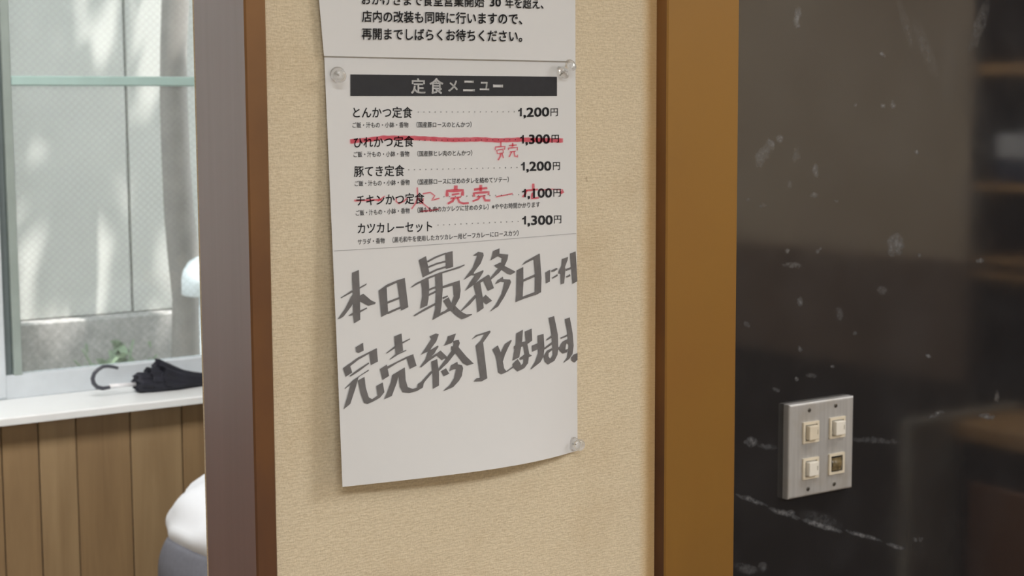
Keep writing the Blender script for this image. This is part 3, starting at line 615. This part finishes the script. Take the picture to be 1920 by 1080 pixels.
# red felt-pen corrections (crop origin 640,190, scale 3.858)
RED = [([(60,290),(200,276),(300,262),(525,264),(700,274),(800,278),(1000,274),(1130,282),(1290,276),(1450,280),(1600,283)], 31),
 ([(1150,292),(1150,325)], 10), ([(1110,352),(1110,330),(1180,325),(1175,350)], 9), ([(1125,352),(1168,345)], 8), ([(1120,352),(1124,378),(1168,372),(1166,352)], 8), ([(1150,378),(1145,400),(1130,425)], 11), ([(1158,374),(1168,410)], 9),
 ([(1235,300),(1235,330)], 10), ([(1210,320),(1265,315)], 9), ([(1206,352),(1205,338),(1270,333),(1268,355)], 9), ([(1215,365),(1258,360)], 8), ([(1228,366),(1210,402)], 9), ([(1246,362),(1250,395),(1272,402),(1270,385)], 10),
 ([(90,717),(200,714),(290,711)], 13), ([(260,722),(312,684)], 8), ([(395,692),(392,722),(415,740),(450,722),(475,696)], 9),
 ([(545,622),(550,690),(535,735),(505,778)], 10), ([(553,700),(590,740),(645,785)], 9), ([(585,668),(640,658),(672,682),(650,716),(706,700)], 9), ([(570,795),(640,790),(700,778)], 10), ([(590,700),(585,735),(560,738)], 8),
 ([(825,608),(824,638)], 26), ([(762,688),(762,648),(875,642),(872,682)], 22), ([(795,676),(850,666)], 13), ([(785,702),(860,692)], 13), ([(815,700),(800,722),(765,740)], 16), ([(836,696),(850,728),(880,738),(918,734)], 15),
 ([(1005,603),(1005,650)], 20), ([(955,638),(1052,626)], 16), ([(958,690),(955,664),(1062,655),(1060,678)], 16), ([(975,690),(1040,682)], 10), ([(1000,690),(985,708),(945,722)], 13), ([(1026,690),(1036,716),(1074,716)], 16),
 ([(1115,690),(1180,678),(1236,667)], 9), ([(1384,595),(1386,640)], 17), ([(1330,645),(1420,636)], 13), ([(1338,640),(1328,668),(1308,692)], 13), ([(1380,660),(1372,702),(1425,697)], 14), ([(1430,642),(1520,634),(1600,640)], 7), ([(1604,650),(1580,662)], 20)]
bm = bmesh.new()
for pts, wd_ in RED: ribbon(bm, [(640 + x / 3.858, 190 + y / 3.858) for x, y in pts], wd_ / 3.858, on3, 5)
finish_print('red_pen_marks', bm, M['red'], menu)['label'] = 'red felt-pen strike-outs and small notes'

# ------------------------------------------------------------------ push pins
def pin(px, py, axd, label, yb, sc=1.0):
    d = Vector(axd).normalized(); b = at(px, py, 1, yb)
    t = thing('push_pin', label, 'push pin', b, 'clear push pins holding the menu sheet')
    bm = bmesh.new()
    prof = [(.0026, 0), (.0050, .0003), (.0053, .0011), (.0046, .0018), (.0026, .0024), (.0021, .0042), (.0022, .0062), (.0034, .0082), (.0044, .0094), (.0046, .0104), (.0040, .0112), (.0015, .0115)]
    lathe(bm, [(r * sc, h * sc) for r, h in prof], d * 0.0006, d, 20); bm_obj('grip', bm, M['clear'], t, True)
    bm = bmesh.new(); lathe(bm, [(.0005, 0), (.0005, .0090)], d * -0.0045, d, 8); bm_obj('needle', bm, M['needle'], t, True)
pin(632, 139, (-0.35, -1, -0.15), 'clear push pin at the top left corner of the menu sheet', -0.0045)
pin(1053, 138, (0.15, -0.75, 0.5), 'clear push pin at the top right corner of the menu sheet', -0.0045, 1.05)
pin(1074, 832, (-0.15, -1, 0.1), 'clear push pin at the bottom right corner of the menu sheet', -0.0045)

# ------------------------------------------------------------------ switch plate
c1 = at(1482, 762, 1, YB - .011); c2 = at(1600, 740, 1, YB - .011); c3 = at(1480, 935, 1, YB - .011)
px0, px1, pz1, pz0 = c1.x, c2.x, c1.z, c3.z
sp = thing('switch_plate', 'brushed steel double switch plate with four push switches on the black wall', 'light switch', ((px0 + px1) / 2, YB, pz0))
bm = bmesh.new(); add_box(bm, (px0 - .0015, YB - .011, pz0 - .0015), (px1 + .0015, YB - .0002, pz1 + .0015))
fe = [e for e in bm.edges if all(v.co.y < YB - .005 for v in e.verts)]
bmesh.ops.bevel(bm, geom=fe, offset=.0028, segments=3, affect='EDGES', profile=.5)
put(bm_obj('plate', bm, M['steel'], None), sp)
yf = YB - .011
def sw(px, py, wpx, hpx, lamp=False, mat=None):
    c = at(px, py, 1, yf); hw, hh = wpx / 2, hpx / 2
    bm = bmesh.new()                           # frame with an opening
    ow, oh, iw, ih = .0143, .0140, .0108, .0106
    o_ = [(-ow, -oh), (ow, -oh), (ow, oh), (-ow, oh)]; i_ = [(-iw, -ih), (iw, -ih), (iw, ih), (-iw, ih)]
    y1, y2 = yf - .0026, yf + .0002
    O1 = [bm.verts.new((c.x + a, y1, c.z + b)) for a, b in o_]; I1 = [bm.verts.new((c.x + a, y1, c.z + b)) for a, b in i_]
    O2 = [bm.verts.new((c.x + a, y2, c.z + b)) for a, b in o_]; I2 = [bm.verts.new((c.x + a, y2, c.z + b)) for a, b in i_]
    for k in range(4):
        n = (k + 1) % 4; bm.faces.new((O1[k], O1[n], I1[n], I1[k])); bm.faces.new((O1[n], O1[k], O2[k], O2[n])); bm.faces.new((I1[k], I1[n], I2[n], I2[k]))
    fr = put(bm_obj('switch_frame', bm, M['cream'], None), sp)
    if not lamp:
        bm = bmesh.new(); add_box(bm, (c.x - .0088, yf - .0085, c.z - .0092), (c.x + .0088, yf - .0003, c.z + .0092), .0009, 2)
        bt = bm_obj('switch_button', bm, mat or M['cream'], None); bt.parent = fr
        bm = bmesh.new(); add_box(bm, (c.x + .0052, yf - .0088, c.z - .002), (c.x + .006, yf - .0084, c.z + .004)); bt2 = bm_obj('button_mark', bm, M['mark'], None); bt2.parent = fr
    else:
        bm = bmesh.new(); add_box(bm, (c.x - .0106, yf - .0008, c.z - .0104), (c.x + .0106, yf - .0002, c.z + .0104)); q = bm_obj('recess', bm, M['hole'], None); q.parent = fr
        bm = bmesh.new(); n = 10
        rows = [[bm.verts.new((c.x - .0088 + .0176 * i / n, yf - .0014 - .0030 * max(0, math.sin(math.pi * i / n)) ** .6 - (.0016 if 3 <= j <= 6 else 0), c.z - .0086 + .0172 * j / 9)) for i in range(n + 1)] for j in range(10)]
        for a, b in zip(rows, rows[1:]):
            for k in range(n): bm.faces.new((a[k], a[k + 1], b[k + 1], b[k]))
        q = bm_obj('pilot_lamp_cover', bm, M['amber'], None, True); q.parent = fr; q['label'] = 'smoky amber pilot lamp cover'
sw(1519, 810, 32, 40); sw(1568.5, 801, 32, 40, mat=M['white_pl']); sw(1518.5, 877.5, 32, 40, mat=M['white_pl']); sw(1567, 868.5, 32, 40, True)
for px, py in ((1517.5, 769), (1567, 760.5), (1515, 917), (1564, 907.5)):
    c = at(px, py, 1, yf); bm = bmesh.new(); lathe(bm, [(.0030, 0), (.0030, .0004), (.0022, .0011), (.0004, .0012)], (c.x, yf + .0002, c.z), (0, -1, 0), 14)
    s_ = put(bm_obj('screw', bm, M['screw'], None), sp)
    bm = bmesh.new(); add_box(bm, (c.x - .0022, yf - .00115, c.z - .0004), (c.x + .0022, yf - .0009, c.z + .0004)); q = bm_obj('slot', bm, M['hole'], None); q.parent = s_

# ------------------------------------------------------------------ umbrella on the sill
k0 = at(262, 736, 2, ZS); YUm = k0.y
def U(cx, cy): return at(150 + cx / 7.68, 660 + cy / 7.68, 1, YUm)
um = thing('umbrella', 'folded black umbrella with curved dark handle lying on the white sill', 'umbrella', (k0.x, YUm, ZS))
hk = [U(*p) for p in ((545, 232), (480, 215), (400, 203), (330, 210), (262, 250), (205, 310), (180, 385), (195, 450), (245, 505), (330, 525), (430, 508))]
bm = bmesh.new(); tube(bm, hk, [.0033, .0036, .0038, .004, .0042, .0044, .0046, .0048, .0048, .0045, .004], 12); put(bm_obj('hook_handle', bm, M['hook'], None, True), um)
bm = bmesh.new(); tube(bm, [U(425, 490), U(600, 478), U(800, 465)], .0044, 12); put(bm_obj('shaft', bm, M['shaft'], None, True), um)
a0 = U(790, 458); a1 = U(1770, 392); axd = (a1 - a0); ax_len = axd.length; axn = axd.normalized()
TAIL = [(2100, 318, 462), (2800, 322, 420), (3700, 325, 375)]
def flap(name, secs, seed, hem=26):
    """one folded panel of the cover: sections (x, top, bottom), the hem cut in points between the ribs"""
    bm = bmesh.new(); NS = 40; rings = []; r_ = random.Random(seed)
    for si, (cx, tp_, bt_) in enumerate(secs):
        ring = []
        for k in range(NS):
            a = 2 * math.pi * k / NS + seed; pl_ = abs(math.sin(3.5 * a + seed * .7))
            dx = (-hem * (1 - 2 * pl_)) if si == 0 else 0
            q0 = U(cx + dx, tp_); q1 = U(cx + dx, bt_); c = (q0 + q1) / 2; r = (q0.z - q1.z) / 2
            sw_ = 1 - 0.16 * (1 - pl_) * (1 if si < 4 else .5)
            p = Vector((c.x, YUm + math.cos(a) * r * 1.15 * sw_, c.z + math.sin(a) * r * (1 if abs(math.sin(a)) > .93 else sw_)))
            p.z = max(p.z, ZS + 0.0006); ring.append(bm.verts.new(p))
        rings.append(ring)
    for a, b in zip(rings, rings[1:]):
        for k in range(NS): bm.faces.new((a[k], a[(k + 1) % NS], b[(k + 1) % NS], b[k]))
    q = (U(secs[0][0] + 40, secs[0][1]) + U(secs[0][0] + 40, secs[0][2])) / 2; cv = bm.verts.new(q)
    for k in range(NS): bm.faces.new((rings[0][(k + 1) % NS], rings[0][k], cv))
    bm.faces.new(rings[-1]); return put(bm_obj(name, bm, M['black_cloth'], None), um)
flap('canopy', [(795, 318, 560), (850, 292, 588), (1000, 290, 592), (1340, 268, 590), (1500, 285, 536), (1750, 300, 492)] + TAIL, 0)
flap('canopy_fold', [(975, 214, 540), (1020, 222, 570), (1200, 225, 582), (1400, 255, 560), (1600, 290, 512), (1760, 300, 488)], 1, 16)
flap('canopy_fold', [(1120, 96, 520), (1170, 108, 545), (1260, 150, 560), (1380, 205, 560), (1500, 255, 525), (1640, 284, 502), (1765, 298, 486)], 2, 34)
bm = bmesh.new(); e = a0 + axn * ax_len * 3.4; tube(bm, [e - axn * .02, e + axn * .05], [.004, .003], 10); put(bm_obj('ferrule', bm, M['hook'], None, True), um)

# ------------------------------------------------------------------ person on a stool, mostly hidden by the jamb
YP = 1.86
bx = at(318, 1079, 1, YP).x
PO = Vector((bx + 0.145, YP, 0))               # floor point under the hips
person = thing('person', 'person in white shirt and grey trousers sitting bent forward, mostly hidden by the jamb', 'person', PO)
def skin_mesh(name, chains, mat, parent, lvl=1, root=0):
    me = bpy.data.meshes.new(name); V = []; E = []; Rr = []; idx = {}
    for ch in chains:
        prev = None
        for (p, r) in ch:
            key = tuple(round(c, 4) for c in p)
            if key not in idx: idx[key] = len(V); V.append(p); Rr.append(r)
            i = idx[key]
            if prev is not None and prev != i: E.append((prev, i))
            prev = i
    me.from_pydata(V, E, []); o = bpy.data.objects.new(name, me); COL.objects.link(o)
    md = o.modifiers.new('s', 'SKIN'); md.use_smooth_shade = True
    sv = me.skin_vertices[0].data
    for i, r in enumerate(Rr):
        rr = r if isinstance(r, tuple) else (r, r); sv[i].radius = rr; sv[i].use_root = (i == root)
    sb = o.modifiers.new('b', 'SUBSURF'); sb.levels = lvl; sb.render_levels = lvl
    bpy.context.view_layer.update(); dg = bpy.context.evaluated_depsgraph_get()
    nm = bpy.data.meshes.new_from_object(o.evaluated_get(dg)); bpy.data.objects.remove(o)
    nm.name = name
    for p in nm.polygons: p.use_smooth = True
    nm.materials.clear(); nm.materials.append(mat)
    q = bpy.data.objects.new(name, nm); COL.objects.link(q); q.parent = parent; return q
hip = (0.0, 0, .56); wst = (.06, 0, .70); chs = (.20, 0, .88); shl = (.30, 0, 1.0); nck = (.36, 0, 1.055); hdb = (.385, 0, 1.10); hdc = (.42, 0, 1.155); hdt = (.425, 0, 1.21)
chains = [[(hip, .10), (wst, .085), (chs, .085), (shl, .072), (nck, .05), (hdb, .055), (hdc, .078), (hdt, .06)]]
for s in (-1, 1):
    sh = (.29, s * .17, .985); el = (.36, s * .23, .74); wr = (.54, s * .12, .64); pm = (.60, s * .09, .635)
    chains.append([(shl, .072), (sh, .050), (el, .040), (wr, .027), (pm, .030)])
    for q, (dy, L, dz) in enumerate(((-.026, .062, 0), (-.009, .072, .003), (.009, .068, .003), (.026, .055, 0))):
        b = (pm[0] + .012, pm[1] + dy, pm[2]); m = (pm[0] + L * .62, pm[1] + dy * 1.15, pm[2] + dz - .012); tp_ = (pm[0] + L, pm[1] + dy * 1.15, pm[2] - .04)
        chains.append([(pm, .030), (b, .010), (m, .0088), (tp_, .007)])
    chains.append([(pm, .030), (((pm[0] - .01), pm[1] - s * .035, pm[2] + .005), .011), ((pm[0] + .03, pm[1] - s * .05, pm[2] - .01), .009)])
    hj = (.03, s * .10, .53); kn = (.44, s * .14, .53); an = (.40, s * .14, .09); to = (.55, s * .15, .045)
    chains.append([(hip, .10), (hj, .085), (kn, .058), (an, .038), (to, .032)])
body = skin_mesh('body', chains, M['skin'], person, 1)
# shirt: lofted torso, loose over the belt; its back edge follows the photograph
def backx(px, py): return at(px, py, 1, YP).x - PO.x
def zof(px, py): return at(px, py, 1, YP).z
sec = []                                       # (back x, front x, half width, z at back, z at front)
pts = [(341, 1031), (332, 1012), (334, 998), (343, 985), (352, 962), (362, 945), (385, 925)]
for i, (px, py) in enumerate(pts):
    sec.append((backx(px, py), zof(px, py), i))
W = [.168, .176, .178, .175, .172, .170, .168]; FX = [.165, .175, .18, .185, .20, .215, .235]; FZ = [-.075, -.07, -.065, -.055, -.05, -.045, -.045]
secs = [(b, z, FX[i], z + FZ[i], W[i]) for b, z, i in sec]
secs += [(.088, .875, .29, .79, .180), (.125, .945, .35, .85, .192), (.18, 1.03, .395, .915, .185), (.235, 1.078, .415, .965, .145), (.292, 1.098, .415, 1.01, .085), (.308, 1.10, .40, 1.04, .062)]
def loft(secs, N=36, fold=.004, inner=True, ex=2.4):
    bm = bmesh.new(); rings = []
    for si, (b, zb_, f_, zf_, w_) in enumerate(secs):
        ring = []
        for k in range(N):
            a = 2 * math.pi * k / N; c, s = math.cos(a), math.sin(a)
            cc = math.copysign(abs(c) ** (2 / ex), c); ss = math.copysign(abs(s) ** (2 / ex), s)
            x = (b + f_) / 2 - cc * (f_ - b) / 2; z = (zb_ + zf_) / 2 + cc * (zb_ - zf_) / 2
            nz = fold * (noise.noise(Vector((x * 22, ss * 3.2, z * 26))) + .5 * math.sin(k * 1.3 + si))
            fx = 0 if abs(c) > .97 else nz
            ring.append(bm.verts.new((x - cc * fx, ss * w_ + ss * nz, z + nz * .7)))
        rings.append(ring)
    for a, b in zip(rings, rings[1:]):
        for k in range(N): bm.faces.new((a[k], a[(k + 1) % N], b[(k + 1) % N], b[k]))
    return bm, rings
bm, rings = loft(secs, 40, .009)
shirt = bm_obj('shirt', bm, M['shirt'], person, True)
sb = shirt.modifiers.new('s', 'SUBSURF'); sb.levels = 1; sb.render_levels = 1; so = shirt.modifiers.new('t', 'SOLIDIFY'); so.thickness = .003; so.offset = 1
for s in (-1, 1):
    sl = skin_mesh('sleeve', [[((.27, s * .12, .985), .075), ((.295, s * .185, .965), .066), ((.325, s * .215, .86), .058), ((.345, s * .228, .80), .056)]], M['shirt'], person, 1)
# trousers: hips lofted, then the legs
tb = [(316, 1079), (319, 1060), (324, 1040), (330, 1022), (342, 1008)]
tsec = [(backx(px, py), zof(px, py)) for px, py in tb]
bz = tsec[0]
secs = [(-.06, .475, .12, .46, .15), (-.11, .50, .15, .46, .175), (-.135, .55, .17, .47, .18), (bz[0] - .0, bz[1] - .04, .175, .50, .178)] + [(b, z, .17, z - .07 - i * .005, .174 - .003 * i) for i, (b, z) in enumerate(tsec)]
bm, rings = loft(secs, 36, .003); bm.faces.new(rings[0][::-1]); bm.faces.new(rings[-1])
tr = bm_obj('trousers', bm, M['trouser'], person, True)
sb = tr.modifiers.new('s', 'SUBSURF'); sb.levels = 1; sb.render_levels = 1
for s in (-1, 1):
    skin_mesh('trouser_leg', [[((.0, s * .09, .545), .092), ((.20, s * .11, .54), .094), ((.44, s * .14, .53), .080), ((.44, s * .14, .46), .068), ((.41, s * .14, .14), .060), ((.41, s * .14, .11), .060)]], M['trouser'], person, 1)
    skin_mesh('shoe', [[((.37, s * .14, .05), (.042, .045)), ((.46, s * .145, .045), (.045, .040)), ((.56, s * .15, .035), (.042, .03))]], M['shoe'], person, 1)
# head features: nose, ears, eyes, mouth, hair as children
def blob(name, c, r, mat, parent, seg=12):
    bm = bmesh.new(); bmesh.ops.create_uvsphere(bm, u_segments=seg, v_segments=seg // 2 + 2, radius=1)
    for v in bm.verts: v.co = Vector((v.co.x * r[0] + c[0], v.co.y * r[1] + c[1], v.co.z * r[2] + c[2]))
    return bm_obj(name, bm, mat, parent, True)
blob('nose', (.497, 0, 1.145), (.018, .011, .018), M['skin'], person); blob('mouth', (.485, 0, 1.11), (.008, .022, .005), plain('lip', S(160, 96, 86)), person)
for s in (-1, 1):
    blob('eye', (.483, s * .028, 1.168), (.010, .012, .008), M['whitebox'], person); blob('ear', (.41, s * .080, 1.15), (.018, .009, .028), M['skin'], person)
blob('hair', (.405, 0, 1.185), (.092, .088, .088), M['hair'], person, 24)
# stool below the person
st = thing('stool', 'round wooden stool under the sitting person', 'stool', (PO.x, YP, 0))
bm = bmesh.new(); lathe(bm, [(.15, 0), (.165, .008), (.165, .03), (.15, .04)], (0, 0, .405), (0, 0, 1), 28); bm_obj('seat', bm, M['cab'], st)
for a in (45, 135, 225, 315):
    c, s = math.cos(math.radians(a)), math.sin(math.radians(a)); bm = bmesh.new(); tube(bm, [(c * .17, s * .17, 0), (c * .115, s * .115, .41)], .014, 10); bm_obj('leg', bm, M['cab'], st, True)

# ------------------------------------------------------------------ what the black lacquer mirrors: shelves and counter at the right of the kitchen
sh = thing('shelf_unit', 'tan wooden shelf unit mirrored dimly at the right edge of the black wall', 'shelf', (3.25, 0.0, 0))
XS = 3.0
def mir(px, py, X):                            # point on plane x = X seen by reflection in the black wall
    q = at(px, py, 0, X); return Vector((X, 2 * YB - q.y, q.z))
ye = mir(1830, 300, XS).y
for py, th_ in ((118, 21), (345, 14), (488, 8), (515, 10), (-110, 20)):
    z1 = mir(1890, py, XS).z; z0 = mir(1890, py + th_, XS).z
    o = box('shelf_board', (XS, ye, z0), (3.39, YB - .01, z1), M['shelfwood']); put(o, sh)
put(box('side_panel', (XS + .02, ye - .03, 0), (3.39, ye - .001, 2.1), M['cabdark']), sh)
put(box('back_panel', (3.37, ye, 0.9), (3.395, YB - .01, 2.1), M['cabdark']), sh)
m0 = mir(1866, 252, XS + .01); m1 = mir(1866, 300, XS + .01); zs = mir(1890, 345, XS).z; y0b = m0.y
tag(box('storage_box', (XS + .01, y0b, zs + .0006), (3.3, y0b + .22, m1.z), M['navy'], None, .004), 'navy box on the shelf, mirrored in the black wall below the white one', 'box')
tag(box('storage_box', (XS + .01, y0b, m1.z + .0005), (3.3, y0b + .22, m0.z), M['whitebox'], None, .006), 'white box stacked on the navy box, mirrored at the right edge', 'box')
XC = 2.75
yc0 = mir(1790, 790, XC).y; zc = mir(1790, 790, XC).z
cb = thing('cabinet', 'brown low kitchen cabinet with pale top, mirrored in the lower right of the black wall', 'cabinet', (XC + .1, yc0, 0))
put(box('worktop', (XC - .01, yc0, zc - .035), (2.98, YB - .012, zc), M['shelfwood'], None, .003), cb)
put(box('body', (XC + .02, yc0, 0), (2.98, YB - .012, zc - .035), M['cabdark']), cb)
zd = mir(1860, 915, XC).z
put(box('door', (XC, yc0 + .04, .1), (XC + .019, YB - .02, zd), M['cab'], None, .003), cb)
put(box('end_panel', (XC - .135, yc0 - .03, 0), (2.98, yc0 - .001, zc + .012), M['grey_lam'], None, .002), cb)
